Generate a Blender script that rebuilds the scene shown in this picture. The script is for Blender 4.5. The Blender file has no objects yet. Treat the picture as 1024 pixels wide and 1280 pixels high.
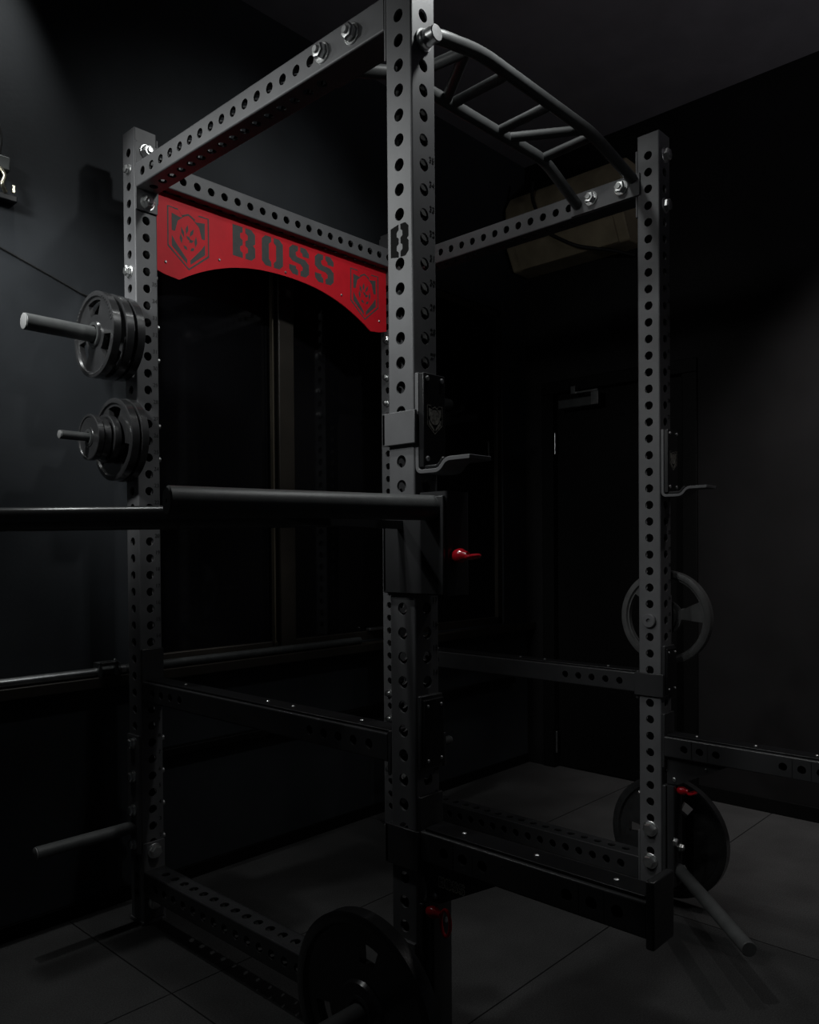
import bpy, bmesh, math, random
from mathutils import Vector, Matrix
from mathutils.geometry import tessellate_polygon
random.seed(4)
S = bpy.context.scene
COL = S.collection
pi = math.pi

# ------------------------------------------------------------------ room and rack sizes (metres)
W, D, T = 1.0854, 1.1059, 0.0711       # rack width (x), depth (y), tube width
H = T / 2
TOP = 2.355
def zk(k): return 2.29 - .05 * (k - 1)
BACK, RIGHT, CEIL = 1.28, 2.25, 3.08

# ------------------------------------------------------------------ materials
def mat(name, col, rough=.5, metal=0., spec=.5, noise=0., nscale=60., bump=0., bscale=400., coat=0., rvar=0.):
    m = bpy.data.materials.new(name); m.use_nodes = True
    nt = m.node_tree; b = nt.nodes['Principled BSDF']
    b.inputs['Base Color'].default_value = (*col, 1); b.inputs['Roughness'].default_value = rough
    b.inputs['Metallic'].default_value = metal; b.inputs['Specular IOR Level'].default_value = spec
    b.inputs['Coat Weight'].default_value = coat
    tc = nt.nodes.new('ShaderNodeTexCoord')
    if noise:
        n = nt.nodes.new('ShaderNodeTexNoise'); n.inputs['Scale'].default_value = nscale; n.inputs['Detail'].default_value = 5
        nt.links.new(tc.outputs['Object'], n.inputs['Vector'])
        r = nt.nodes.new('ShaderNodeValToRGB')
        r.color_ramp.elements[0].position = .3; r.color_ramp.elements[1].position = .7
        r.color_ramp.elements[0].color = (*[c * (1 - noise) for c in col], 1)
        r.color_ramp.elements[1].color = (*[min(1, c * (1 + noise)) for c in col], 1)
        nt.links.new(n.outputs['Fac'], r.inputs['Fac']); nt.links.new(r.outputs['Color'], b.inputs['Base Color'])
        if rvar:
            mr = nt.nodes.new('ShaderNodeMapRange'); mr.inputs['To Min'].default_value = rough - rvar; mr.inputs['To Max'].default_value = rough + rvar
            nt.links.new(n.outputs['Fac'], mr.inputs['Value']); nt.links.new(mr.outputs['Result'], b.inputs['Roughness'])
    if bump:
        n2 = nt.nodes.new('ShaderNodeTexNoise'); n2.inputs['Scale'].default_value = bscale; n2.inputs['Detail'].default_value = 3
        nt.links.new(tc.outputs['Object'], n2.inputs['Vector'])
        bp = nt.nodes.new('ShaderNodeBump'); bp.inputs['Strength'].default_value = bump; bp.inputs['Distance'].default_value = .001
        nt.links.new(n2.outputs['Fac'], bp.inputs['Height']); nt.links.new(bp.outputs['Normal'], b.inputs['Normal'])
    return m

def dark_raw_inside(m):  # uncoated tube insides, blackened further to paint shade into the holes
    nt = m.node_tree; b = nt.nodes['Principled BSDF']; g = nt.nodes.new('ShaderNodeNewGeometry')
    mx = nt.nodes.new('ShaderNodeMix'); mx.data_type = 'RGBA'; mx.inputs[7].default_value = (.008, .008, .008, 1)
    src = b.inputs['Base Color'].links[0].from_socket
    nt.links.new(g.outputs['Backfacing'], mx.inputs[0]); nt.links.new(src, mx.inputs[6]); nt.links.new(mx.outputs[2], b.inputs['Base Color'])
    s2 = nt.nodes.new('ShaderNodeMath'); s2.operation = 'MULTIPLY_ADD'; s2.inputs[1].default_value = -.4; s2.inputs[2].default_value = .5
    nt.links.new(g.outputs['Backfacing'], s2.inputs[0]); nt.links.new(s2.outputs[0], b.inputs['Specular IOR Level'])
M = {}
M['powder'] = mat('textured_black_powder_coat', (.125, .125, .13), .48, 0, .5, .12, 14, .12, 900)
M['tubecoat'] = mat('satin_black_tube_coat', (.085, .088, .088), .46, 0, .5, .15, 30, .2, 700)
M['gloss'] = mat('smooth_black_steel_coat', (.042, .042, .044), .26, 0, .55, .12, 14, .06, 900)
M['deep'] = mat('deep_black_steel_coat', (.006, .006, .0065), .5, 0, .2, .12, 14, .06, 900)
M['gripcoat'] = mat('smooth_dark_grip_coat', (.10, .10, .10), .24, .3, .6, .1, 30)
M['engrave'] = mat('engraved_dark_mark', (.012, .012, .012), .6)
M['cutout'] = mat('black_cutout', (.004, .004, .004), .8, spec=.1)
M['zinc'] = mat('zinc_plated_steel', (.90, .92, .90), .33, 1, .5, .15, 90, .1, 300)
M['red'] = mat('red_powder_coat', (.70, .012, .024), .55, 0, .3, .06, 20, .15, 800)
M['panelgrey'] = mat('grey_backing_plate', (.075, .08, .078), .6, 0, .3, .1, 40)
M['redplastic'] = mat('glossy_red_plastic', (.55, .008, .02), .22, 0, .6, coat=.3)
M['liner'] = mat('black_plastic_liner', (.010, .010, .011), .38, 0, .4, .1, 50, .1, 300)
M['litplate'] = mat('black_iron_lightened', (.085, .085, .085), .45, 0, .5, .2, 30, .15, 200)  # black plate colour lightened to stand in for light on its ring
M['plate'] = mat('black_rubber_coated_iron', (.026, .026, .027), .24, 0, .7, .2, 30, .15, 200, coat=.2)
M['white'] = mat('pale_printed_mark', (.80, .78, .66), .6)
M['emblem'] = mat('grey_emblem_print', (.26, .25, .22), .6, 0, .4, .5, 220)
M['wallright_dimmed'] = mat('matte_black_wall_paint_dimmed', (.013, .0125, .013), .8, 0, .15, .22, 3.5, .25, 90)  # same black paint, darkened to stand in for weaker light on this wall
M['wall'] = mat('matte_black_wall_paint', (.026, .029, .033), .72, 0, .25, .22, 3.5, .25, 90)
M['ceil'] = mat('grey_ceiling_paint', (.22, .21, .225), .85, 0, .2, .1, 6, .2, 60)
M['door'] = mat('dark_door_paint', (.003, .003, .003), .6, 0, .15, .1, 5)
M['frame'] = mat('dark_brown_window_frame', (.022, .018, .014), .45, 0, .5, .2, 12)
M['night'] = mat('black_backing_for_night', (.002, .002, .002), .9, spec=.05)
M['barsteel'] = mat('barbell_steel', (.42, .43, .43), .33, 1, .5, .15, 40)
M['barblack'] = mat('black_oxide_bar', (.10, .105, .105), .42, .6, .5, .15, 40)
M['ivory'] = mat('aged_ivory_plastic', (.36, .30, .20), .7, 0, .3, .25, 9)
M['beadpaint'] = mat('dull_brown_bead', (.055, .045, .03), .6)
M['capsteel'] = mat('bare_grey_steel_cap', (.30, .30, .30), .5, .3)
M['cable'] = mat('black_cable_rubber', (.008, .008, .008), .6)
M['brass'] = mat('pale_brass_metal', (.62, .58, .45), .3, 1)

dark_raw_inside(M['powder']); dark_raw_inside(M['gloss'])

def floor_mat():
    m = bpy.data.materials.new('speckled_rubber_tiles'); m.use_nodes = True
    nt = m.node_tree; b = nt.nodes['Principled BSDF']; L = nt.links.new; N = nt.nodes.new
    tc = N('ShaderNodeTexCoord'); sp = N('ShaderNodeSeparateXYZ'); L(tc.outputs['Object'], sp.inputs[0])
    def seam(out, off, size):
        a = N('ShaderNodeMath'); a.operation = 'ADD'; a.inputs[1].default_value = -off + 50 * size; L(out, a.inputs[0])
        f = N('ShaderNodeMath'); f.operation = 'MODULO'; f.inputs[1].default_value = size; L(a.outputs[0], f.inputs[0])
        s = N('ShaderNodeMath'); s.operation = 'SUBTRACT'; s.inputs[1].default_value = size / 2; L(f.outputs[0], s.inputs[0])
        ab = N('ShaderNodeMath'); ab.operation = 'ABSOLUTE'; L(s.outputs[0], ab.inputs[0])
        g = N('ShaderNodeMath'); g.operation = 'GREATER_THAN'; g.inputs[1].default_value = size / 2 - .0022; L(ab.outputs[0], g.inputs[0])
        return g.outputs[0]
    mx = N('ShaderNodeMath'); mx.operation = 'MAXIMUM'
    L(seam(sp.outputs[0], -.17, 1.26), mx.inputs[0]); L(seam(sp.outputs[1], .05, .633), mx.inputs[1])
    n = N('ShaderNodeTexNoise'); n.inputs['Scale'].default_value = 260; n.inputs['Detail'].default_value = 4; L(tc.outputs['Object'], n.inputs['Vector'])
    n2 = N('ShaderNodeTexNoise'); n2.inputs['Scale'].default_value = 4; n2.inputs['Detail'].default_value = 5; L(tc.outputs['Object'], n2.inputs['Vector'])
    r = N('ShaderNodeValToRGB'); r.color_ramp.elements[0].position = .35; r.color_ramp.elements[1].position = .72
    r.color_ramp.elements[0].color = (.034, .034, .034, 1); r.color_ramp.elements[1].color = (.064, .063, .063, 1)
    L(n.outputs['Fac'], r.inputs['Fac'])
    r2 = N('ShaderNodeValToRGB'); r2.color_ramp.elements[0].position = .3; r2.color_ramp.elements[1].position = .7
    r2.color_ramp.elements[0].color = (.75, .75, .75, 1); r2.color_ramp.elements[1].color = (1.2, 1.2, 1.2, 1); L(n2.outputs['Fac'], r2.inputs['Fac'])
    mu = N('ShaderNodeMix'); mu.data_type = 'RGBA'; mu.blend_type = 'MULTIPLY'; mu.inputs[0].default_value = 1
    L(r.outputs[0], mu.inputs[6]); L(r2.outputs[0], mu.inputs[7])
    mi = N('ShaderNodeMix'); mi.data_type = 'RGBA'; L(mx.outputs[0], mi.inputs[0]); L(mu.outputs[2], mi.inputs[6]); mi.inputs[7].default_value = (.002, .002, .002, 1)
    L(mi.outputs[2], b.inputs['Base Color'])
    b.inputs['Roughness'].default_value = .8; b.inputs['Specular IOR Level'].default_value = .25
    su = N('ShaderNodeMath'); su.operation = 'SUBTRACT'; L(n.outputs['Fac'], su.inputs[0]); L(mx.outputs[0], su.inputs[1])
    bp = N('ShaderNodeBump'); bp.inputs['Strength'].default_value = .4; bp.inputs['Distance'].default_value = .002; L(su.outputs[0], bp.inputs['Height'])
    L(bp.outputs[0], b.inputs['Normal'])
    return m
M['floor'] = floor_mat()

def glass_mat():
    m = bpy.data.materials.new('dark_window_glass'); m.use_nodes = True
    b = m.node_tree.nodes['Principled BSDF']
    b.inputs['Base Color'].default_value = (.01, .01, .012, 1); b.inputs['Roughness'].default_value = .06
    b.inputs['Transmission Weight'].default_value = .6; b.inputs['IOR'].default_value = 1.45
    return m
M['glass'] = glass_mat()

# ------------------------------------------------------------------ mesh helpers
def obj(name, bm, m, parent=None, ang=35, bevel=0., flat=False):
    me = bpy.data.meshes.new(name)
    if id(bm) in WOUND: WOUND.discard(id(bm))
    else: bmesh.ops.recalc_face_normals(bm, faces=bm.faces)
    bm.to_mesh(me); bm.free()
    me.materials.append(M[m])
    if not flat:
        for p in me.polygons: p.use_smooth = True
        me.set_sharp_from_angle(angle=math.radians(ang))
    o = bpy.data.objects.new(name, me); COL.objects.link(o)
    if parent:
        o.parent = parent
        # parts are modelled in world coordinates: move them into the parent's frame
        me.transform(Matrix.Translation(-world_loc(parent)))
    if bevel:
        b = o.modifiers.new('bevel', 'BEVEL'); b.width = bevel; b.segments = 2; b.limit_method = 'ANGLE'; b.angle_limit = math.radians(40)
    return o
def world_loc(o):
    v = Vector((0, 0, 0))
    while o:
        v += o.location; o = o.parent
    return v
def thing(name, label, cat, loc=(0, 0, 0), group=None):
    o = bpy.data.objects.new(name, None); COL.objects.link(o); o.location = loc; o.empty_display_size = .1
    tag(o, label, cat, group); return o
def tag(o, label, cat, group=None):
    o['label'] = label; o['category'] = cat
    if group: o['group'] = group
    return o
def struct(name, bm, m, parent=None, bevel=0.):
    o = obj(name, bm, m, parent, bevel=bevel)
    if not parent: o['kind'] = 'structure'
    return o
def B(): return bmesh.new()
def box(bm, x0, x1, y0, y1, z0, z1):
    v = [bm.verts.new((x, y, z)) for x in (x0, x1) for y in (y0, y1) for z in (z0, z1)]
    for f in ((0, 1, 3, 2), (4, 6, 7, 5), (0, 4, 5, 1), (2, 3, 7, 6), (0, 2, 6, 4), (1, 5, 7, 3)): bm.faces.new([v[i] for i in f])
    return bm
def frame(d):
    d = Vector(d).normalized(); up = Vector((0, 0, 1)) if abs(d.z) < .9 else Vector((1, 0, 0))
    a = d.cross(up).normalized(); b = d.cross(a).normalized(); return d, a, b
def lathe(bm, p, d, prof, n=28, rot=0.):
    """profile of (distance along d, radius) revolved about the axis through p"""
    p = Vector(p); d, a, b = frame(d); rings = []
    for t, r in prof:
        if r < 1e-6: rings.append([bm.verts.new(p + d * t)])
        else: rings.append([bm.verts.new(p + d * t + (a * math.cos(2 * pi * i / n + rot) + b * math.sin(2 * pi * i / n + rot)) * r) for i in range(n)])
    for q in range(len(rings) - 1):
        A, Bq = rings[q], rings[q + 1]
        for i in range(n):
            j = (i + 1) % n
            if len(A) == 1 and len(Bq) == 1: continue
            if len(A) == 1: bm.faces.new((A[0], Bq[i], Bq[j]))
            elif len(Bq) == 1: bm.faces.new((A[i], A[j], Bq[0]))
            else: bm.faces.new((A[i], A[j], Bq[j], Bq[i]))
    return bm
def rod(bm, p0, p1, r, n=28, ch=.002):
    p0 = Vector(p0); p1 = Vector(p1); L = (p1 - p0).length
    return lathe(bm, p0, p1 - p0, [(0, 0), (0, r - ch), (ch, r), (L - ch, r), (L, r - ch), (L, 0)], n)
def sweep(bm, pts, r, n=20, caps=True):
    pts = [Vector(p) for p in pts]; rings = []
    pa = None
    for i, p in enumerate(pts):
        if i == 0: d = pts[1] - p
        elif i == len(pts) - 1: d = p - pts[i - 1]
        else: d = (pts[i + 1] - p).normalized() + (p - pts[i - 1]).normalized()
        d.normalize()
        if pa is None: _, a, b = frame(d)
        else:
            a = (pa - d * pa.dot(d)).normalized(); b = d.cross(a)
        pa = a
        rings.append([bm.verts.new(p + (a * math.cos(2 * pi * k / n) + b * math.sin(2 * pi * k / n)) * r) for k in range(n)])
    for q in range(len(rings) - 1):
        for i in range(n):
            j = (i + 1) % n; bm.faces.new((rings[q][i], rings[q][j], rings[q + 1][j], rings[q + 1][i]))
    if caps: bm.faces.new(rings[0]); bm.faces.new(rings[-1])
    return bm
def rounded_path(pts, rad, seg=6):
    pts = [Vector(p) for p in pts]; out = [pts[0]]
    for i in range(1, len(pts) - 1):
        p, a, b = pts[i], pts[i - 1], pts[i + 1]
        u = (a - p).normalized(); v = (b - p).normalized(); k = min(rad, (a - p).length * .45, (b - p).length * .45)
        s, e = p + u * k, p + v * k
        for q in range(seg + 1):
            t = q / seg; out.append(s * (1 - t) ** 2 + p * 2 * t * (1 - t) + e * t * t)
    out.append(pts[-1]); return out
def prism(bm, poly, axis, a0, a1):
    """2-D polygon extruded along a world axis. poly in the other two axes (in x,y,z order)"""
    def P3(u, v, a): return {'x': (a, u, v), 'y': (u, a, v), 'z': (u, v, a)}[axis]
    A = [bm.verts.new(P3(u, v, a0)) for u, v in poly]; Bv = [bm.verts.new(P3(u, v, a1)) for u, v in poly]
    n = len(poly)
    for i in range(n): bm.faces.new((A[i], A[(i + 1) % n], Bv[(i + 1) % n], Bv[i]))
    for i, j, k in tessellate_polygon([[Vector((u, v, 0)) for u, v in poly]]):
        if len({i, j, k}) == 3: bm.faces.new((A[i], A[j], A[k])); bm.faces.new((Bv[i], Bv[j], Bv[k]))
    return bm

WOUND = set()
def perf_tube(bm, axis, c, s0, s1, wb, wc, faces, r=.0127, rc=.004, wall=.005):
    """Square tube with real drilled holes. c = centre in the two cross axes; faces maps '+b','-b','+c','-c' to
    lists of hole positions along the axis. cross axes order: x->(y,z) y->(x,z) z->(x,y)"""
    def face(vs, nrm):
        fc = bm.faces.new(vs); fc.normal_update()
        if fc.normal.dot(nrm) < 0: fc.normal_flip()
    ax = {'x': 0, 'y': 1, 'z': 2}[axis]; ob = [i for i in range(3) if i != ax]
    def P(s, b, cc):
        v = [0, 0, 0]; v[ax] = s; v[ob[0]] = c[0] + b; v[ob[1]] = c[1] + cc; return v
    hb, hc = wb / 2, wc / 2
    for key in ('+b', '-b', '+c', '-c'):
        sg = 1 if key[0] == '+' else -1; onb = key[1] == 'b'
        half = (hc if onb else hb) - rc; n0 = (hb if onb else hc) * sg
        def Q(s, t, depth=0.):
            nn = n0 - sg * depth
            return P(s, nn, t) if onb else P(s, t, nn)
        nv = Vector(P(0, sg, 0) if onb else P(0, 0, sg)) - Vector(P(0, 0, 0))
        holes = sorted(faces.get(key, [])); cur = s0
        hw = .0245
        for h in holes:
            if h - hw > cur + 1e-5:
                face([bm.verts.new(Q(*q)) for q in ((cur, -half), (h - hw, -half), (h - hw, half), (cur, half))], nv)
            angs = sorted(set([round(2 * pi * i / 24, 5) for i in range(24)] + [round(math.atan2(sv * half, su * hw) % (2 * pi), 5) for su in (-1, 1) for sv in (-1, 1)]))
            ci, co, cd = [], [], []
            for a in angs:
                ca, sa = math.cos(a), math.sin(a); k = min(hw / abs(ca) if abs(ca) > 1e-6 else 9, half / abs(sa) if abs(sa) > 1e-6 else 9)
                ci.append(bm.verts.new(Q(h + r * ca, r * sa))); co.append(bm.verts.new(Q(h + k * ca, k * sa))); cd.append(bm.verts.new(Q(h + r * ca, r * sa, wall)))
            n = len(angs)
            for i in range(n):
                j = (i + 1) % n
                face((co[i], co[j], ci[j], ci[i]), nv); face((ci[i], ci[j], cd[j], cd[i]), Vector(Q(h, 0)) - (ci[i].co + ci[j].co) / 2)
            cur = h + hw
        if s1 > cur: face([bm.verts.new(Q(*q)) for q in ((cur, -half), (s1, -half), (s1, half), (cur, half))], nv)
    # rounded corners
    K = 4; prof = []
    for sx, sy, a0 in ((1, 1, 0), (-1, 1, pi / 2), (-1, -1, pi), (1, -1, 3 * pi / 2)):
        arc = [(sx * (hb - rc) + rc * math.cos(a0 + pi / 2 * k / K), sy * (hc - rc) + rc * math.sin(a0 + pi / 2 * k / K)) for k in range(K + 1)]
        prof += arc
        lo = [bm.verts.new(P(s0, *q)) for q in arc]; hi = [bm.verts.new(P(s1, *q)) for q in arc]
        for k in range(K): face((lo[k], lo[k + 1], hi[k + 1], hi[k]), lo[k].co - Vector(P(s0, 0, 0)))
    for s in (s0, s1): face([bm.verts.new(P(s, *q)) for q in prof], Vector(P(s, 0, 0)) - Vector(P((s0 + s1) / 2, 0, 0)))
    bmesh.ops.remove_doubles(bm, verts=bm.verts, dist=1e-5); WOUND.add(id(bm))
    return bm

def bolt(p, d, parent, stub=.010, scale=1., name='hex_bolt'):
    """washer, hex nut and threaded end; all one turned piece of hardware"""
    bm = B(); s = scale
    lathe(bm, p, d, [(0, 0), (0, .0222 * s), (.0028 * s, .0222 * s), (.0035 * s, .0212 * s), (.0035 * s, 0)], 28)
    pp = Vector(p) + Vector(d).normalized() * .0034 * s
    lathe(bm, pp, d, [(0, .0178 * s), (.011 * s, .0182 * s), (.0150 * s, .0150 * s), (.0160 * s, .009 * s), (.0160 * s, 0)], 6, rot=random.random())
    if stub: lathe(bm, pp, d, [(.01 * s, .0085 * s), (.0125 * s + stub * .6, .0085 * s), (.014 * s + stub * .6, .007 * s), (.014 * s + stub * .6, 0)], 16)
    return obj(name, bm, 'zinc', parent, ang=25)
def screw(p, d, parent, r=.0045, m='zinc', name='screw'):
    bm = B(); lathe(bm, p, d, [(0, r), (.0015, r), (.003, r * .6), (.003, 0)], 12); return obj(name, bm, m, parent)

# ------------------------------------------------------------------ stencil lettering
def L_B(): return [[(0, 0), (.36, 0), (.36, .16), (.27, .22), (.27, .36), (.36, .42), (.36, .58), (.27, .64), (.27, .78), (.36, .84), (.36, 1), (0, 1)],
                   [(.46, 0), (.68, 0), (.82, .13), (.82, .43), (.74, .5), (.82, .57), (.82, .87), (.68, 1), (.46, 1), (.46, .84), (.55, .78), (.55, .64), (.46, .58), (.46, .42), (.55, .36), (.55, .22), (.46, .16)]]
def L_O(): return [[(.14, 0), (.36, 0), (.36, .16), (.27, .25), (.27, .75), (.36, .84), (.36, 1), (.14, 1), (0, .86), (0, .14)],
                   [(.46, 0), (.68, 0), (.82, .14), (.82, .86), (.68, 1), (.46, 1), (.46, .84), (.55, .75), (.55, .25), (.46, .16)]]
def L_S(): return [[(.46, 0), (.68, 0), (.82, .14), (.82, .46), (.66, .60), (.34, .62), (.27, .68), (.27, .78), (.36, .84), (.36, 1), (.14, 1), (0, .86), (0, .56), (.14, .44), (.47, .40), (.55, .33), (.55, .22), (.46, .16)],
                   [(.0, .14), (.14, 0), (.36, 0), (.36, .16), (.27, .22), (.27, .3), (0, .3)], [(.46, .84), (.55, .78), (.55, .70), (.82, .70), (.82, .86), (.68, 1), (.46, 1)]]
def word_boss(place, h, wd, gap, bm, thick):
    x = 0
    for lt in (L_B, L_O, L_S, L_S):
        for poly in lt(): place(bm, [(x + u * wd, v * h) for u, v in poly], thick)
        x += wd * .82 + gap
    return bm

def text_mesh(name, s, size, mtx, m, parent, ext=.0004):
    cu = bpy.data.curves.new(name, 'FONT'); cu.body = s; cu.size = size; cu.extrude = ext; cu.align_x = 'CENTER'; cu.align_y = 'CENTER'
    t = bpy.data.objects.new(name, cu); COL.objects.link(t)
    bpy.context.view_layer.update()
    me = bpy.data.meshes.new_from_object(t.evaluated_get(bpy.context.evaluated_depsgraph_get()))
    bpy.data.objects.remove(t); bpy.data.curves.remove(cu)
    me.transform(mtx); return me

# ================================================================== THE SETTING
bm = B(); box(bm, -2.6, RIGHT + .1, -2.6, BACK + .1, -.05, 0); struct('floor', bm, 'floor')
bm = B(); box(bm, -2.6, RIGHT + .1, -2.6, BACK + .1, CEIL, CEIL + .05); struct('ceiling', bm, 'ceil')
# back wall with the window opening
WX0, WX1, WZ0, WZ1 = .10, 2.05, .735, 2.30
bm = B()
box(bm, -2.6, WX0, BACK, BACK + .1, 0, CEIL); box(bm, WX1, RIGHT, BACK, BACK + .1, 0, CEIL)
box(bm, WX0, WX1, BACK, BACK + .1, 0, WZ0); box(bm, WX0, WX1, BACK, BACK + .1, WZ1, CEIL)
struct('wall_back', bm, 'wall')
# right wall with the door opening
DY0, DY1, DZ = .42, 1.12, 1.90
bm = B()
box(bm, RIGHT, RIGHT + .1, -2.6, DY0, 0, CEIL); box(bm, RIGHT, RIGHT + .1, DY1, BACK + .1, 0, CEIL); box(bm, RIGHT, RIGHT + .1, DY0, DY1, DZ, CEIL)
struct('wall_right', bm, 'wallright_dimmed')
bm = B(); box(bm, -2.6, RIGHT, BACK - .012, BACK, 0, .045); struct('baseboard_back', bm, 'door', bevel=.002)
bm = B(); box(bm, RIGHT - .012, RIGHT, -2.6, DY0 - .06, 0, .06); struct('baseboard_right', bm, 'door', bevel=.002)
bm = B(); box(bm, -2.6, RIGHT, BACK - .055, BACK, .695, .7285); struct('trim_1', bm, 'frame', bevel=.003)
bm = B(); box(bm, .12, 2.1, BACK - .035, BACK, .435, .462); struct('trim_2', bm, 'door', bevel=.003)

win = bpy.data.objects.new('window_1', None); COL.objects.link(win); win.location = (WX0, BACK, WZ0); win['kind'] = 'structure'
bm = B(); fw = .035
box(bm, WX0, WX1, BACK + .01, BACK + .06, WZ0, WZ0 + fw); box(bm, WX0, WX1, BACK + .01, BACK + .06, WZ1 - fw, WZ1)
box(bm, WX0, WX0 + fw, BACK + .01, BACK + .06, WZ0, WZ1); box(bm, WX1 - fw, WX1, BACK + .01, BACK + .06, WZ0, WZ1)
obj('window_frame', bm, 'frame', win, bevel=.002)
bm = B(); box(bm, .640, .712, BACK - .012, BACK + .05, WZ0, WZ1); obj('mullion', bm, 'frame', win, bevel=.003)
bm = B(); box(bm, .616, .622, BACK - .004, BACK + .012, WZ0 + .03, WZ1); obj('glazing_bead', bm, 'beadpaint', win)
for x0, x1 in ((WX0 + fw, .64), (.712, WX1 - fw)):
    bm = B(); box(bm, x0, x1, BACK + .03, BACK + .036, WZ0 + fw, WZ1 - fw); obj('pane', bm, 'glass', win)
bm = B(); box(bm, WX0, WX1, BACK + .085, BACK + .095, WZ0, WZ1); obj('night_backing', bm, 'night', win)  # added black sheet standing in for the dark outside
bm = B(); box(bm, 1.10, 1.19, BACK - .012, BACK + .012, .775, .785); obj('window_latch', bm, 'barsteel', win, bevel=.002)

door = bpy.data.objects.new('door_1', None); COL.objects.link(door); door.location = (RIGHT, DY0, 0); door['kind'] = 'structure'
bm = B(); box(bm, RIGHT + .03, RIGHT + .07, DY0 + .01, DY1 - .01, .005, DZ - .01); obj('door_leaf', bm, 'door', door, bevel=.003)
bm = B(); box(bm, RIGHT - .012, RIGHT + .03, DY0 - .055, DY0 + .012, 0, DZ - .012); box(bm, RIGHT - .012, RIGHT + .03, DY1 - .012, DY1 + .055, 0, DZ - .012); box(bm, RIGHT - .012, RIGHT + .03, DY0 - .055, DY1 + .055, DZ - .012, DZ + .05)
obj('door_frame', bm, 'door', door, bevel=.003)
for z in (1.64, .13):
    bm = B(); rod(bm, (RIGHT - .002, DY1 - .018, z - .055), (RIGHT - .002, DY1 - .018, z + .055), .006, 12); obj('hinge', bm, 'barsteel', door)
bm = B(); box(bm, RIGHT - .04, RIGHT + .03, .86, 1.06, 1.80, 1.845); obj('closer_body', bm, 'barblack', door, bevel=.004)
bm = B(); box(bm, RIGHT - .055, RIGHT - .045, .83, .96, 1.862, 1.872); box(bm, RIGHT - .05, RIGHT - .04, .83, .87, 1.80, 1.872); box(bm, RIGHT - .06, RIGHT - .03, .95, .975, 1.862, 1.90); obj('closer_arm', bm, 'barsteel', door, bevel=.001)

# air conditioner high on the right wall by the corner
ac = thing('air_conditioner', 'yellowed old air conditioner high on the wall above the dark door', 'air conditioner', (RIGHT, .95, 2.45))
bm = B(); prism(bm, [(RIGHT, 2.50), (RIGHT, 2.86), (RIGHT - .16, 2.86), (RIGHT - .20, 2.80), (RIGHT - .20, 2.62), (RIGHT - .13, 2.50)], 'y', .62, 1.26)
obj('casing', bm, 'ivory', ac, bevel=.008)
bm = B()
for q in range(3): box(bm, RIGHT - .204, RIGHT - .195, .68, 1.20, 2.66 + q * .035, 2.672 + q * .035)
obj('grille_slats', bm, 'ivory', ac)
bm = B(); prism(bm, [(RIGHT - .195, 2.60), (RIGHT - .135, 2.505), (RIGHT - .142, 2.50), (RIGHT - .202, 2.595)], 'y', .67, 1.20); obj('air_flap', bm, 'ivory', ac)
bm = B(); sweep(bm, rounded_path([(RIGHT - .19, 1.10, 2.885), (RIGHT - .216, 1.09, 2.80), (RIGHT - .216, 1.02, 2.62), (RIGHT - .19, .86, 2.515), (RIGHT - .10, .72, 2.485), (RIGHT - .008, .66, 2.47)], .05), .008, 10); obj('power_cable', bm, 'cable', ac)

# bracket, cable and slanting dark line at the left border
br = thing('wall_bracket', 'small worn metal cable bracket on the black wall at the left border', 'bracket', (-.34, BACK, 2.15))
bm = B(); box(bm, -.365, -.318, BACK - .035, BACK, 2.185, 2.225); obj('junction_box', bm, 'panelgrey', br, bevel=.004)
bm = B(); sweep(bm, rounded_path([(-.345, BACK - .03, 2.19), (-.332, BACK - .035, 2.17), (-.345, BACK - .04, 2.14), (-.33, BACK - .03, 2.125)], .012), .006, 12); obj('hook', bm, 'brass', br)
bm = B(); box(bm, -.312, -.304, BACK - .03, BACK - .022, 2.130, 2.152); obj('clip', bm, 'brass', br, bevel=.001)
bm = B(); box(bm, -.40, -.298, BACK - .03, BACK, 2.105, 2.124); obj('shelf_plate', bm, 'liner', br, bevel=.003)
bm = B(); sweep(bm, rounded_path([(-.45, BACK - .015, 2.42), (-.36, BACK - .02, 2.36), (-.335, BACK - .02, 2.29), (-.345, BACK - .02, 2.222)], .05), .005, 10)
tag(obj('hanging_cable', bm, 'cable'), 'short black cable curving down into the metal bracket at the left border', 'cable')
bm = B(); sweep(bm, [(-.60, BACK - .005, 2.065), (-.337, BACK - .005, 1.975), (-.2, BACK - .005, 1.93), (-.106, BACK - .005, 1.898), (-.04, BACK - .005, 1.885)], .0026, 8)
tag(obj('wall_line', bm, 'cable'), 'thin black line running slantwise down the black wall above the left weight plates', 'cable')  # thin dark tube laid slantwise along the wall

# ================================================================== POWER RACK
rack = thing('power_rack', 'black steel power rack with drilled posts and red logo panel', 'power rack', (0, 0, 0))
POSTS = {'N': (0, 0), 'R': (W, 0), 'L': (0, D), 'F': (W, D)}
allz = [zk(k) for k in range(1, 46)]
post = {}
for key, (px, py) in POSTS.items():
    bm = B()
    zX = [z for i, z in enumerate(allz, 1) if not (key == 'N' and i == 12)]
    perf_tube(bm, 'z', (px, py), 0.012, TOP, T, T, {'-b': zX, '+b': allz, '-c': allz, '+c': allz})
    o = obj('upright', bm, 'powder', rack); post[key] = o
    bm = B(); box(bm, px - .038, px + .038, py - .038, py + .038, 0, .012); obj('foot_plate', bm, 'powder', o, bevel=.002)
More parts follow.
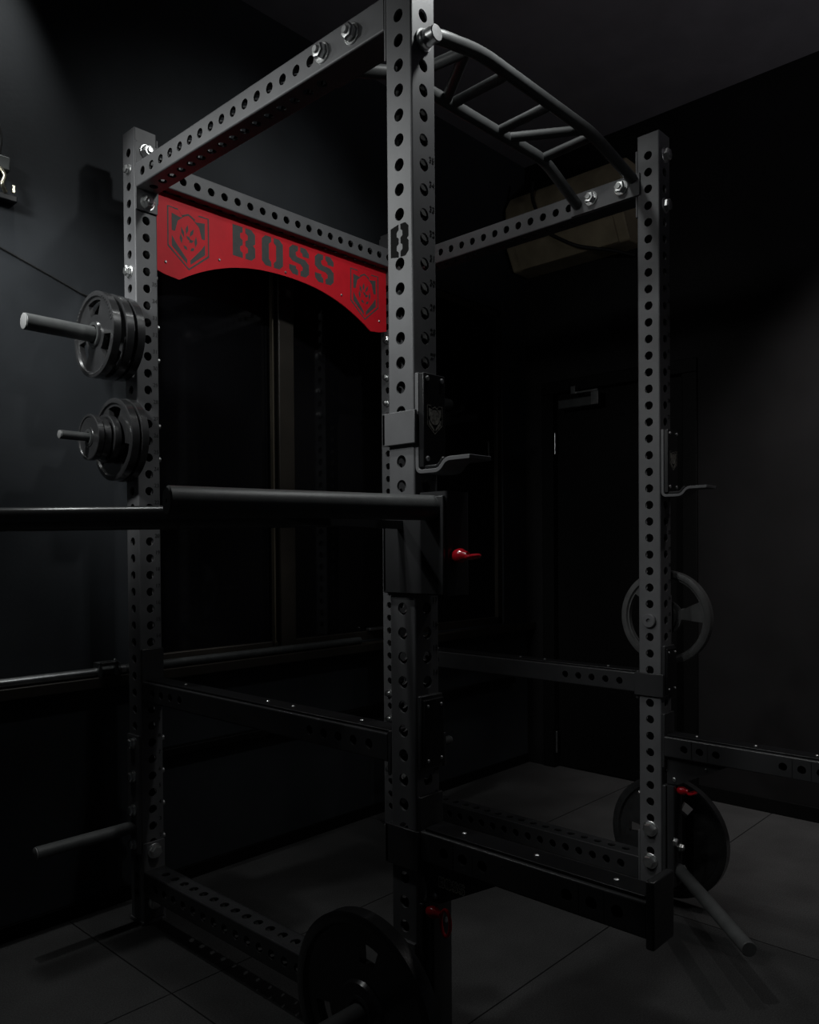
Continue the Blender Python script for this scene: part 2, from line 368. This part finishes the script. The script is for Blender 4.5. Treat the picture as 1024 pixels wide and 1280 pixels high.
# hole numbers punched beside the holes on the front faces
for key in ('N', 'L', 'R'):
    px, py = POSTS[key]; bm = B()
    for k in range(9, 44):
        mtx = Matrix.Translation((px + .024, py - H - .0003, zk(k) + .017)) @ Matrix.Rotation(pi / 2, 4, 'X')
        me = text_mesh('n', str(44 - k), .0165, mtx, 'engrave', None); bm.from_mesh(me); bpy.data.meshes.remove(me)
    obj('hole_numbers', bm, 'engrave', post[key])
# logo letter cut in the near post
bm = B()
for poly in L_B():
    prism(bm, [(.025 - u * .060, 1.704 + v * .066 + (.004 if (u == 0 and v in (0, 1)) else 0) * (1 if v == 0 else -1)) for u, v in poly], 'x', -H - .0006, -H + .001)
obj('logo_letter', bm, 'cutout', post['N'], flat=True)

def beam(axis, c, s0, s1, faces, name='crossbeam', w=T, h=T):
    bm = B(); perf_tube(bm, axis, c, s0, s1, w, h, faces); return obj(name, bm, 'gloss' if name == 'base_beam' else 'powder', rack)
ys = [.175 + .05 * i + .0005 for i in range(0, 16)]
ys = [.075 + .05 * i for i in range(20)]
ys = [y for y in ys if not (.07 < y < .25)]
tz = 2.2125
beam('y', (0, tz), H + .006, D - H - .006, {'-b': ys, '+b': ys, '-c': [y + .0 for y in ys], '+c': ys})
beam('y', (W, tz), H + .006, D - H - .006, {'-b': ys, '+b': ys, '-c': ys, '+c': ys})
xs = [.075 + .05 * i for i in range(20)]
beam('x', (D, 2.2465), H + .006, W - H - .006, {'-b': xs, '+b': xs, '-c': xs, '+c': xs})
yb = [.10 + .05 * i for i in range(19)]
small = [y + .0 for y in yb]
for px in (0, W):
    beam('y', (px, .127), H + .006, D - H - .006, {'+c': yb, '-b': yb, '+b': yb, '-c': yb}, 'base_beam')
# brackets: plates at the ends of each beam, bolted through the posts
def bplate(x0, x1, y0, y1, z0, z1, par=rack, name='bracket_plate'):
    bm = B(); box(bm, x0, x1, y0, y1, z0, z1); return obj(name, bm, 'powder', par, bevel=.0015)
for px in (0, W):
    for yy in (H, D - H - .006): bplate(px - H + .001, px + H - .001, yy, yy + .006, 2.115, 2.315)
    for yy in (H, D - H - .006): bplate(px - H + .001, px + H - .001, yy, yy + .006, .015, .245)
for yy in (D,):
    for xx in (H, W - H - .006): bplate(xx, xx + .006, yy - H + .001, yy + H - .001, 2.15, 2.34)
for z in (zk(1), zk(4)):
    bolt((0, D - H - .006, z), (0, -1, 0), rack, .012); bolt((W, -H, z), (0, -1, 0), rack, .004); bolt((W, D - H - .006, z), (0, -1, 0), rack, .012)
    bolt((0, -H, z), (0, -1, 0), rack, .004) if z > 2.2 else None
bolt((-H, D, zk(1) - .05), (-1, 0, 0), rack, .0, .7)
# long hexless bolt near the top of the near post
bm = B(); lathe(bm, (0, -H, zk(4)), (0, -1, 0), [(0, 0), (0, .022), (.004, .022), (.004, .0185), (.010, .0180), (.012, .0165), (.036, .0165), (.038, .015), (.038, 0)], 28); obj('locking_stud', bm, 'zinc', rack)
# base bolts
for z in (.217, .065):
    bolt((0, D - H - .006, z), (0, -1, 0), rack, .002); bolt((W, D - H - .006, z), (0, -1, 0), rack, .0)
for z in (.258, .160): bolt((W - H, 0, z), (-1, 0, 0), rack, .0, 1.05)
for z in (.35, .215): bolt((W, H, z), (0, 1, 0), rack, .01, .8)

# ---- multi-grip pull-up bar
pb_bm = B()
R1 = .0165; zc = 2.279
front = rounded_path([(.036, .085, 2.225), (.125, .045, 2.245), (.292, .045, zc), (.80, .045, zc), (1.045, .05, 2.235)], .05)
sweep(pb_bm, front, R1, 20)
rear = rounded_path([(.036, .245, 2.215), (.215, .236, zc - .003), (.835, .226, zc - .003), (1.045, .24, 2.21)], .05)
pull = obj('pull_up_bar', sweep(pb_bm, rear, R1, 20), 'tubecoat', rack)
for a, b in (((.385, .23), (.25, .05)), ((.409, .23), (.403, .05)), ((.605, .226), (.594, .05)), ((.655, .224), (.765, .05)), ((.822, .222), (.810, .05)), ((.24, .235), (.262, .05))):
    bm = B(); rod(bm, (*a, zc - .002), (*b, zc - .002), .0135, 18, .0005); obj('grip_handle', bm, 'tubecoat', pull)
for px, s in ((H, 1), (W - H, -1)):
    x0, x1 = sorted((px, px + s * .006))
    bplate(x0, x1, .025, .265, tz - .034, tz + .034, pull, 'mounting_plate')
for y in (.19, .085): bolt((W - H - .006, y, tz + .004), (-1, 0, 0), rack, .010, 1.02)
for y in (.232, .136): bolt((-H, y, tz), (-1, 0, 0), rack, .012, 1.0)

# ---- red logo panel on the rear crossbeam
pz = [(.042, 2.2095), (.042, 1.970), (.08, 1.960), (.128, 1.955)]
for i in range(1, 24):
    t = i / 24; x = .128 + (.957 - .128) * t
    pz.append((x, 1.955 + (2.067 - 1.955) * (1 - abs(2 * t - 1) ** 2.3)))
pz += [(.957, 1.955), (1.005, 1.960), (1.043, 1.970), (1.043, 2.2095)]
PY0 = 1.103
bm = B(); prism(bm, pz, 'y', PY0, PY0 + .005); panel = obj('logo_panel', bm, 'red', rack, flat=True)
def onp(bm, poly, th): prism(bm, [(u, v) for u, v in poly], 'y', PY0 - th, PY0 + .0005)
bm = B(); word_boss(lambda b, p, t: onp(b, [(u + .3265, v + 2.0835) for u, v in p], t), .102, .1095, .0275, bm, .0004)
obj('stencil_lettering', bm, 'panelgrey', panel, flat=True)
def ring_poly(pts, wd):
    """list of quads that outline a closed polygon with a band wd wide"""
    c = Vector((sum(p[0] for p in pts) / len(pts), sum(p[1] for p in pts) / len(pts))); out = []
    n = len(pts)
    inn = [(c + (Vector(p) - c) * (1 - wd / (Vector(p) - c).length)) for p in pts]
    for i in range(n):
        j = (i + 1) % n; out.append([tuple(pts[i]), tuple(pts[j]), tuple(inn[j]), tuple(inn[i])])
    return out
def emblem(cx, cz, s, place, bm):
    out = [(0, .86), (.26, .74), (.40, .92), (.78, .92), (.78, -.38), (0, -1.0), (-.78, -.38), (-.78, .92), (-.40, .92), (-.26, .74)]
    for q in ring_poly([(x * s, z * s) for x, z in out], .06 * s): place(bm, [(cx + u, cz + v) for u, v in q])
    sides = [[(.62, .72), (.62, .16), (.50, .16), (.40, .52), (.14, .74), (.30, .66)], [(.62, .0), (.62, -.34), (.06, -.80), (.06, -.66), (.46, -.22)]]
    for sg in (1, -1):
        for p in sides: place(bm, [(cx + sg * s * u, cz + s * v) for u, v in p])
    for u, v, l, a in ((-.22, .20, .34, 1.9), (-.06, .32, .34, 1.4), (.12, .26, .34, 1.1), (-.28, -.02, .34, 1.7), (.27, 0, .38, 1.5), (.0, .05, .24, 2.5), (.1, -.02, .22, .5), (-.12, -.28, .2, 2.5), (.14, -.28, .2, .7)):
        dx, dz = math.cos(a) * l / 2, math.sin(a) * l / 2; nx, nz = -math.sin(a) * .055, math.cos(a) * .055
        place(bm, [(cx + s * p, cz + s * q) for p, q in ((u - dx, v - dz), (u + nx, v + nz), (u + dx, v + dz), (u - nx, v - nz))])
for cx in (.162, .926):
    bm = B(); emblem(cx, 2.087, .095, lambda b, p: prism(b, p, 'y', PY0 - .0004, PY0 + .0005), bm)
    obj('emblem', bm, 'panelgrey', panel, flat=True)
for x, z in ((.081, 1.999), (.274, 2.054), (.544, 2.080), (.806, 2.060), (1.003, 2.002)): screw((x, PY0, z), (0, -1, 0), panel)
for px in (0, W):
    s = 1
    bolt((px - H, D, zk(8)), (-1, 0, 0), rack, .004, .85)
    lathe_b = B(); lathe(lathe_b, (px + H, D, zk(8)), (1, 0, 0), [(0, .012), (.008, .012), (.009, .008), (.016, .008), (.016, 0)], 12); obj('bolt_end', lathe_b, 'zinc', rack)

# ---- weight storage pegs bolted to the posts
def bolt_end(p, d): 
    bm = B(); lathe(bm, p, d, [(0, .014), (.010, .014), (.011, .009), (.020, .009), (.021, .006), (.021, 0)], 12); obj('bolt_end', bm, 'zinc', rack)
def peg(x, y, z, s, L, r, kb, heads=True, ends=True):
    """peg on the face x, pointing s along X"""
    zb = [zk(k) for k in kb]; fx = x + s * H
    x0, x1 = sorted((fx, fx + s * .008))
    bplate(x0, x1, y - .034, y + .034, min(zb) - .025, max(zb) + .025, rack, 'peg_plate')
    bm = B(); p0 = (fx + s * .006, y, z); p1 = (x + s * L, y, z); rod(bm, p0, p1, r, 28)
    o = obj('storage_peg', bm, 'tubecoat', rack)
    bm = B(); lathe(bm, p1, (s, 0, 0), [(-.001, r - .0012), (.0012, r - .0012), (.0022, r - .003), (.0022, 0)], 28); obj('end_cap', bm, 'capsteel', o)
    for q in zb:
        if heads and abs(q - z) > .02: bolt((fx + s * .008, y, q), (s, 0, 0), rack, .004, .8)
        if ends: bolt_end((x - s * H, y, q), (-s, 0, 0))
peg(0, D, 1.733, -1, .342, .0225, (11, 13), False)
peg(0, D, 1.438, -1, .25, .0125, (17, 19), False)
peg(0, D, .290, -1, .330, .018, (36, 38, 40, 42))
peg(W, D, 1.733, 1, .342, .0225, (11, 13), False)
peg(W, D, .290, 1, .330, .018, (36, 38, 40, 42), False)
peg(W, 0, .890, 1, .30, .0225, (28, 30), False, False)
bm = B(); lathe(bm, (W - H, 0, .890), (-1, 0, 0), [(0, 0), (0, .021), (.008, .021), (.010, .019), (.010, .007), (.004, .006), (.004, 0)], 28); obj('peg_socket_bolt', bm, 'powder', rack)
peg(W, 0, .200, 1, .32, .0225, (41, 44), False, False)
peg(0, 0, .212, -1, .40, .0225, (41, 44), False, False)

# ================================================================== WEIGHT PLATES
def plate_mesh(R, t, slots=3, hub=.30, s0=.40, s1=.80, half=.62, phase=pi / 2, bore=.026, web=.55, rim=.86):
    """cast plate lying around local X; holes are real openings"""
    bm = B(); n = 96
    rr = [bore, hub * R * .55, hub * R, hub * R * 1.08, s0 * R, s1 * R, rim * R, rim * R * 1.03, R * .965, R]
    def thick(i):
        return [.5, .5, .5, .5 * web, .5 * web, .5 * web, .5 * web, .5, .5, .42][i] * t
    V = {}
    def v(i, j, sd):
        k = (i, j % n, sd)
        if k not in V:
            a = 2 * pi * (j % n) / n; V[k] = bm.verts.new((sd * thick(i), rr[i] * math.cos(a), rr[i] * math.sin(a)))
        return V[k]
    def solid(i, j):
        if i < 0 or i >= len(rr) - 1: return False
        if i == 4 and slots:
            a = 2 * pi * ((j % n) + .5) / n
            for q in range(slots):
                d = abs((a - phase - 2 * pi * q / slots + pi) % (2 * pi) - pi)
                if d < half: return False
        return True
    for i in range(len(rr) - 1):
        for j in range(n):
            if not solid(i, j): continue
            for sd in (1, -1): bm.faces.new((v(i, j, sd), v(i + 1, j, sd), v(i + 1, j + 1, sd), v(i, j + 1, sd)))
            if not solid(i - 1, j): bm.faces.new((v(i, j, 1), v(i, j + 1, 1), v(i, j + 1, -1), v(i, j, -1)))
            if not solid(i + 1, j): bm.faces.new((v(i + 1, j, 1), v(i + 1, j + 1, 1), v(i + 1, j + 1, -1), v(i + 1, j, -1)))
            if not solid(i, j - 1): bm.faces.new((v(i, j, 1), v(i + 1, j, 1), v(i + 1, j, -1), v(i, j, -1)))
            if not solid(i, j + 1): bm.faces.new((v(i, j + 1, 1), v(i + 1, j + 1, 1), v(i + 1, j + 1, -1), v(i, j + 1, -1)))
    return bm
def weight_plate(x, y, z, R, t, label, group=None, roll=0., m='plate', bore=.0262, ridges=False, **kw):
    r = thing('weight_plate', label, 'weight plate', (x, y, z), group)
    bm = plate_mesh(R, t, bore=bore, **kw); bmesh.ops.rotate(bm, verts=bm.verts, matrix=Matrix.Rotation(roll, 3, 'X'))
    bm2 = bm; me_o = obj('disc', bm2, m, None, ang=30); me_o.parent = r
    bm = B(); lathe(bm, (-t / 2 - .0012, 0, 0), (1, 0, 0), [(0, bore), (0, bore + .008), (t + .0024, bore + .008), (t + .0024, bore)], 32)
    q = obj('bore_ring', bm, 'barblack'); q.parent = r
    if ridges:
        bm = B()
        for i in range(60):
            if (i % 20) < 9:
                a = 2 * pi * i / 60; c, s = math.cos(a), math.sin(a)
                lathe(bm, (-t / 2 + .0005, R * .925 * c, R * .925 * s), (-1, 0, 0), [(0, .0042), (.0015, .0036), (.0025, .002), (.0025, 0)], 8)
        q = obj('raised_studs', bm, m); q.parent = r
    return r
GL = 'plates on the upper left peg'; G2 = 'plates on the middle left peg'
weight_plate(-.138, D, 1.7335, .122, .026, 'shiny black grip plate with studded rim, outermost on the thick upper left peg', GL, ridges=True, m='plate', half=.36, s0=.46, s1=.8)
weight_plate(-.098, D, 1.7335, .122, .026, 'black grip plate second from outside on the thick upper left peg', GL, roll=.5, half=.36)
weight_plate(-.064, D, 1.7335, .120, .026, 'black grip plate closest to the post on the thick upper left peg', GL, roll=1.1, half=.36)
weight_plate(-.160, D, 1.438, .066, .018, 'tiny black solid disc outermost on the thin left peg', G2, bore=.0150, slots=0, hub=.42, web=.7)
weight_plate(-.138, D, 1.438, .062, .022, 'small black disc tucked behind the tiny outermost one on the thin left peg', G2, bore=.0150, slots=0, hub=.45, web=.7)
weight_plate(-.112, D, 1.438, .070, .022, 'small thick black disc between the tiny discs and the large grip plates, thin left peg', G2, bore=.0150, slots=0, hub=.5)
weight_plate(-.085, D, 1.438, .120, .026, 'larger black grip plate with triangular hole, outer of two on the thin left peg', G2, bore=.0150, roll=.1, half=.36)
weight_plate(-.056, D, 1.438, .122, .024, 'large black grip plate touching the post on the thin left peg', G2, bore=.0150, roll=.9, half=.36)
weight_plate(1.16, 0, .8935, .146, .028, 'black open-spoked weight plate halfway up the right post', roll=.35, m='litplate', s0=.36, s1=.83, half=.80, hub=.26)
weight_plate(1.175, 0, .2035, .188, .032, 'large black weight plate low beside the foot of the right post', roll=.55, half=.16, s0=.5, s1=.7)
weight_plate(-.150, 0, .2155, .190, .034, 'large black weight plate at the bottom of the near post, closest to the camera', roll=.15, half=.20, s0=.5, s1=.72)

# ================================================================== J-HOOKS
def strip(pts, w2, bm, x0, x1):
    """bent flat bar: centre line in (y,z), thickness w2, between x0 and x1"""
    pts = [Vector(p) for p in pts]; L, Rr = [], []
    for i, p in enumerate(pts):
        d = (pts[min(i + 1, len(pts) - 1)] - pts[max(i - 1, 0)]).normalized(); n = Vector((-d.y, d.x))
        L.append(p + n * w2 / 2); Rr.append(p - n * w2 / 2)
    n = len(pts)
    A = [[bm.verts.new((x, q.x, q.y)) for q in s] for x in (x0, x1) for s in (L, Rr)]
    for i in range(n - 1):
        bm.faces.new((A[0][i], A[0][i + 1], A[1][i + 1], A[1][i])); bm.faces.new((A[2][i], A[3][i], A[3][i + 1], A[2][i + 1]))
        bm.faces.new((A[0][i], A[2][i], A[2][i + 1], A[0][i + 1])); bm.faces.new((A[1][i], A[1][i + 1], A[3][i + 1], A[3][i]))
    for i in (0, n - 1): bm.faces.new((A[0][i], A[1][i], A[3][i], A[2][i]))
    return bm
def arcpath(pts, rad, seg=6): return [(p.x, p.y) for p in rounded_path([(a, b, 0) for a, b in pts], rad, seg)]
def saddle(px, py, s, z0, z1, parent, lip0, lip1, m='powder'):
    """U of plate that hugs the post on the side s (x direction), with a short lip on the rear face"""
    bm = B(); t = .008; g = .0012
    a, b = sorted((px + s * (H + g), px + s * (H + g + t))); box(bm, a, b, py - H - .010, py + H + .0095, z0, z1)
    a, b = sorted((px + s * (H + g + t), px + s * (H - .028))); box(bm, a, b, py + H + .0012, py + H + .0095, z0 + .001, z1 - .001)
    o = obj('saddle', bm, m, parent, bevel=.0015); return o
def j_hook(px, s, label):
    r = thing('j_hook', label, 'barbell hook', (px, -H, 1.36), 'barbell hooks on the front posts')
    bm = B(); xa, xb = sorted((px + s * .034, px - s * .034))
    strip(arcpath([(-.0415, 1.464), (-.0415, 1.266), (-.0985, 1.2655), (-.116, 1.2865), (-.176, 1.2865)], .012), .0085, bm, xa, xb)
    obj('hook_strap', bm, 'powder', r, bevel=.001)
    bm = B(); box(bm, xa + .001, xb - .001, -.060, -.0459, 1.274, 1.463)
    strip(arcpath([(-.058, 1.2745), (-.094, 1.2745), (-.108, 1.2905)], .008), .007, bm, xa + .003, xb - .003)
    ln = obj('plastic_liner', bm, 'liner', r, bevel=.002)
    for dx in (-.022, .022):
        for z in (1.452, 1.292): screw((px + dx, -.060, z), (0, -1, 0), ln, .0055)
    bm = B(); emblem(px, 1.372, .030, lambda b, p: prism(b, p, 'y', -.0605, -.0599), bm); lathe(bm, (px, -.0599, 1.376), (0, -1, 0), [(0, .015), (.0007, .015), (.0007, 0)], 24)
    obj('emblem', bm, 'emblem', ln, flat=True)
    saddle(px, 0, s, 1.323, 1.390, r, 0, 0)
    bm = B(); rod(bm, (px + s * (H - .004), 0, 1.34), (px + s * (H + .004), 0, 1.34), .012, 20); obj('locating_pin', bm, 'zinc', r)
    return r
j_hook(0, -1, 'black barbell hook strapped on the near post with bright steel lip')
j_hook(W, 1, 'black barbell hook clamped on the right post')

# ================================================================== SPOTTER ARMS, SAFETY BARS
def red_pull(px, y, z, parent, flat=False, sc=1.):
    bm = B()
    lathe(bm, (px, y, z), (0, -1, 0), [(0, 0), (0, .010 * sc), (.006, .013 * sc), (.012, .0145 * sc), (.020, .014 * sc), (.026, .010 * sc), (.034, .008 * sc), (.034, 0)], 24)
    pts = []
    for i in range(25):
        a = 2 * pi * i / 24; c, s_ = math.cos(a), math.sin(a)
        pts.append((px + (0 if not flat else .016 * c), y - .046 - (.012 * c if not flat else .010 * s_), z - .012 + (.026 * s_ if not flat else .01 + .002 * s_)))
    sweep(bm, pts, .0042 * sc, 10, False)
    return obj('pull_pin_handle', bm, 'redplastic', parent)
def spotter(px, s, label):
    r = thing('spotter_arm', label, 'spotter arm', (px, -H, .51), 'spotter arms on the front posts')
    xa, xb = px - H, px + H
    holes = [-.106, -.153, -.201, -.384, -.432, -.48]
    bm = B(); perf_tube(bm, 'y', (px, .515), -.530, -.0455, T, .060, {'-b': holes, '+b': holes}, r=.011)
    arm = obj('arm_tube', bm, 'gloss', r)
    bm = B(); box(bm, xa + .008, xb - .008, -.525, -.050, .5455, .551); ln = obj('top_liner', bm, 'liner', r, bevel=.0015)
    for y in (-.13, -.30, -.46): screw((px, y, .551), (0, 0, 1), ln, .005)
    bm = B(); box(bm, xa - .001, xb + .001, -.545, -.5302, .470, .580); obj('end_stop', bm, 'gloss', r, bevel=.003)
    bm = B(); box(bm, xa + .001, xb - .001, -.0455, -H - .001, .450, .612); obj('face_plate', bm, 'gloss', r, bevel=.002)
    bm = B(); prism(bm, [(-.0456, .4855), (-.0456, .401), (-.078, .402), (-.235, .4855)], 'x', px - .018, px - .010); gs = obj('gusset', bm, 'gloss', r)
    if s < 0:
        bm = B(); word_boss(lambda b, p, t: [prism(b, q, 'x', px - .0186, px - .0179) for q in ring_poly([(-.078 - u, v + .437) for u, v in p], .0019)], .022, .0185, .002, bm, 0)
        obj('outlined_lettering', bm, 'white', gs, flat=True)
    screw((px - .018, -.068, .416), (-1, 0, 0), gs, .006); screw((px - .018, -.165, .462), (-1, 0, 0), gs, .005, 'barblack')
    saddle(px, 0, s, .464, .545, r, 0, 0, 'gloss')
    return r
spotter(0, -1, 'black spotter arm reaching forward from the near post, small outlined word on its gusset')
spotter(W, 1, 'black spotter arm reaching out of the right border from the right post')
def safety(px, s, label):
    r = thing('safety_bar', label, 'safety bar', (px, .5, .7), 'side safety bars')
    holes = [.102 + .049 * i for i in range(5)] + [D - .102 - .049 * i for i in range(4)]
    bm = B(); perf_tube(bm, 'y', (px, .698), H + .012, D - H - .012, T, .060, {'-b': holes, '+b': holes}, r=.011); obj('bar_tube', bm, 'gloss', r)
    bm = B(); box(bm, px - H + .008, px + H - .008, H + .014, D - H - .014, .7285, .7335); ln = obj('top_liner', bm, 'liner', r, bevel=.0015)
    for y in (.16, .40, .50, .88): screw((px, y, .7335), (0, 0, 1), ln, .005)
    for y0, y1 in ((H + .0015, H + .0118), (D - H - .0118, D - H - .0015)):
        bm = B(); box(bm, px - H + .001, px + H - .001, y0, y1, .648, .734 if y0 < .5 else .822); obj('end_plate', bm, 'gloss', r, bevel=.002)
    bm = B(); box(bm, px - H + .0015, px + H - .0015, -.047, -H - .0012, .664, .816); fp = obj('face_plate', bm, 'gloss', r, bevel=.003)
    bm = B(); box(bm, px - H + .006, px + H - .006, -.054, -.0471, .672, .808); fl = obj('face_liner', bm, 'liner', fp, bevel=.002)
    for dx in (-.02, .02):
        for z in (.795, .685): screw((px + dx, -.054, z), (0, -1, 0), fl, .0035)
    bm = B(); a, b = sorted((px + s * (H + .0012), px + s * (H + .0092))); box(bm, a, b, -.0465, H + .0115, .662, .731); obj('saddle', bm, 'gloss', r, bevel=.0015)
    return r
safety(0, 1, 'black safety bar with pale edge running from the near post to the left post')
safety(W, -1, 'black safety bar running back from the right post towards the hidden rear post')

# ================================================================== DIP ATTACHMENT on the near post
dip = thing('dip_attachment', 'matte black dip bar attachment with two thick round handles on the near post', 'dip bars', (0, -H, 1.12))
bm = B(); perf_tube(bm, 'z', (0, -.083), 1.020, 1.224, .070, .072, {}, r=.012, rc=.006); obj('mount_box', bm, 'gloss', dip)
bm = B(); box(bm, -H - .0095, -H - .0012, -.118, H + .010, 1.022, 1.215)
box(bm, -H - .0095, H + .0, H + .0012, H + .0095, 1.024, 1.213); obj('saddle', bm, 'gloss', dip, bevel=.002)
h1e = Vector((-.545, .036, 1.192)); h1s = Vector((-.036, -.088, 1.192))
bm = B(); rod(bm, h1s, h1e, .0248, 40, .003); h1 = obj('handle', bm, 'tubecoat', dip)
d = (h1e - h1s).normalized()
bm = B(); lathe(bm, h1e - d * .0005, d, [(0, .0035), (.0008, .0035), (.0008, 0)], 12); obj('end_hole', bm, 'cutout', h1)
bm = B(); rod(bm, (-.045, .085, 1.184), (-.045 - .66, .085 + .60, 1.176), .0245, 40, .003); obj('handle', bm, 'gripcoat', dip)
bm = B(); prism(bm, [(-.045, 1.169), (-.045, 1.152), (-.30, 1.158), (-.345, 1.169)], 'y', -.012, .004); obj('brace', bm, 'gloss', dip)
red_pull(-.012, -.119, 1.098, dip, True)

# ================================================================== ANGLED PEG BRACKETS low on the front posts
def low_bracket(px, tube, label):
    r = thing('pin_bracket', label, 'bracket', (px, -H, .25), 'low brackets on the front posts')
    bm = B(); box(bm, px - H + .001, px + H - .001, -.0484, -H - .0012, .09, .398); obj('back_plate', bm, 'gloss', r, bevel=.002)
    bm = B(); perf_tube(bm, 'z', (px, -.0605), .095, .397, .058, .024, {}, rc=.004); obj('mount_box', bm, 'gloss', r)
    yf = -.0725
    if tube:
        bm = B(); rod(bm, (px + .005, yf, .140), (px - .365, -.415, .150), .0185, 32, .002); obj('angled_tube', bm, 'tubecoat', r)
        bolt((px + .012, yf, .205), (0, -1, 0), r, .006, .6); bolt((px - .024, yf, .232), (0, -1, 0), r, .002, .6)
        red_pull(px - .005, yf, .384, r, True, .9)
    else:
        red_pull(px - .026, -.056, .386, r, False, .85)
        screw((px + .01, yf, .36), (0, -1, 0), r, .006)
    return r
low_bracket(W, True, 'black bracket low on the right post, its angled round tube pointing at the camera')
low_bracket(0, False, 'black bracket with red pull ring low on the near post')

# ================================================================== BARBELL lying on the wall ledge
bb = thing('barbell', 'thin steel barbell lying along the wall ledge behind the left post', 'barbell', (0, 1.243, .744))
bm = B(); rod(bm, (-1.1, 1.243, .7435), (-.085, 1.243, .7435), .0135, 24); sh = obj('bright_shaft', bm, 'barsteel', bb); sh['label'] = 'bright steel half of the bar'
bm = B(); rod(bm, (-.085, 1.243, .7435), (1.02, 1.243, .7435), .0140, 24); obj('dark_shaft', bm, 'barblack', bb)['label'] = 'dark half of the bar'
bm = B(); lathe(bm, (-.012, 1.243, .7435), (1, 0, 0), [(0, .0142), (0, .0148), (.015, .0148), (.015, .0142)], 24); obj('band', bm, 'barsteel', bb)
cl = thing('bar_clamp', 'square black clamp collar on the steel barbell left of the left post', 'clamp', (-.06, 1.243, .744))
bm = B()
for x in (-.088, -.036): box(bm, x, x + .010, 1.222, 1.264, .7293, .772)
box(bm, -.088, -.026, 1.222, 1.230, .764, .772); box(bm, -.088, -.026, 1.256, 1.264, .764, .772); 
obj('clamp_frame', bm, 'barblack', cl, bevel=.0015)
bm = B(); rod(bm, (-.03, 1.243, .778), (-.01, 1.243, .760), .004, 12); obj('clamp_lever', bm, 'barsteel', cl)

# ================================================================== CAMERA
f, PYc = 1003.86, 59.06
rx, ry, rz = -.01235, .81931, .00738
c, s = math.cos, math.sin
fwd = Vector((s(ry) * c(rx), c(ry) * c(rx), s(rx))); rt = Vector((c(ry), -s(ry), 0)); dn = fwd.cross(rt)
r_ = rt * c(rz) + dn * s(rz); d_ = -rt * s(rz) + dn * c(rz)
cam = bpy.data.cameras.new('camera'); co = bpy.data.objects.new('camera', cam); COL.objects.link(co)
R3 = Matrix((r_, -d_, -fwd)).transposed()
co.matrix_world = Matrix.Translation((-1.22057, -1.12794, 1.11116)) @ R3.to_4x4()
cam.sensor_fit = 'AUTO'; cam.sensor_width = 36; cam.lens = f * 36 / 1280; cam.shift_y = PYc / 1280; cam.clip_start = .02
S.camera = co

# ================================================================== LIGHT
def spot(name, loc, target, power, size_deg, blend, rad, col=(1, 1, 1)):
    l = bpy.data.lights.new(name, 'SPOT'); l.energy = power; l.spot_size = math.radians(size_deg); l.spot_blend = blend; l.shadow_soft_size = rad; l.color = col
    o = bpy.data.objects.new(name, l); COL.objects.link(o); o.location = loc
    o.rotation_euler = (Vector(target) - Vector(loc)).to_track_quat('-Z', 'Y').to_euler(); return o
COOL = (.97, 1.0, .99)
# unseen spots, most of them added and fitted to set brightness on rack and walls
spot('unseen_high_spot', (-.33, 1.17, 3.0), (-.30, 1.08, 0), 25, 54, 1, .02, COOL)  # position read off the peg shadows on the floor
spot('unseen_high_spot', (-.7, .1, 3.0), (0, .02, 1.5), 38, 26, 1, .04, COOL)
spot('unseen_near_spot', (.25, -.20, 2.6), (.02, -.03, 2.2), 13, 50, 1, .03, COOL)
spot('unseen_near_spot', (.30, -.20, 2.62), (.25, -.08, 2.0), 13, 96, 1, .03, COOL)  # added to brighten the pull-up bar
spot('unseen_high_spot', (.32, .30, 3.0), (1.05, 0, 1.75), 15, 44, 1, .05, COOL)  # added to brighten the right post alone
spot('unseen_high_spot', (.5, -.5, 3.0), (.5, 1.07, 2.0), 42, 60, 1, .06, COOL)  # added to brighten the red panel
spot('unseen_high_spot', (.6, .2, 3.0), (.5, 1.1, 2.1), 7, 60, 1, .06, COOL)
spot('unseen_high_spot', (1.3, -.7, 3.0), (2.2, -.5, 1.05), 130, 66, 1, .05, (1, .97, .96))
spot('unseen_high_spot', (1.5, -1.5, 3.0), (1.6, -1.3, 0), 19, 100, .8, .05, (1, .97, .96))  # added to fill the floor and right wall
spot('unseen_left_spot', (-2.2, .5, 2.3), (0, .5, 1.85), 28, 34, 1, .08, COOL)
spot('unseen_left_spot', (-1.2, .8, 2.35), (-.3, 1.2, 1.8), 92, 46, 1, .12, COOL)  # added to brighten the left part of the back wall
spot('unseen_left_spot', (-1.1, .15, 2.2), (0, .02, 1.4), 26, 30, 1, .06, COOL)  # added to brighten the middle of the near post
spot('unseen_left_spot', (-1.3, .5, 2.4), (0, .6, 2.15), 10, 50, 1, .08, COOL)
spot('unseen_left_spot', (-.9, .95, 2.35), (0, .1, 1.75), 19, 60, 1, .03, COOL)
spot('unseen_left_spot', (-.6, 1.1, 2.45), (-.1, .3, 1.5), 3, 130, .6, .03, COOL)
spot('unseen_left_spot', (-.45, 1.15, 2.35), (-.1, .3, 1.5), 3.3, 150, .5, .03, COOL)  # position read off the bolt shadows on the side beam
spot('ceiling_fill', (1.1, -1.7, 2.0), (1.2, -1.5, 3.0), 16, 150, .6, .1, (.95, .93, 1))  # unseen light added only to brighten the ceiling
w = bpy.data.worlds.new('world'); S.world = w; w.use_nodes = True
w.node_tree.nodes['Background'].inputs[0].default_value = (.8, .9, 1, 1); w.node_tree.nodes['Background'].inputs[1].default_value = .006
S.view_settings.view_transform = 'Standard'; S.view_settings.look = 'None'; S.view_settings.exposure = 0; S.view_settings.gamma = 1
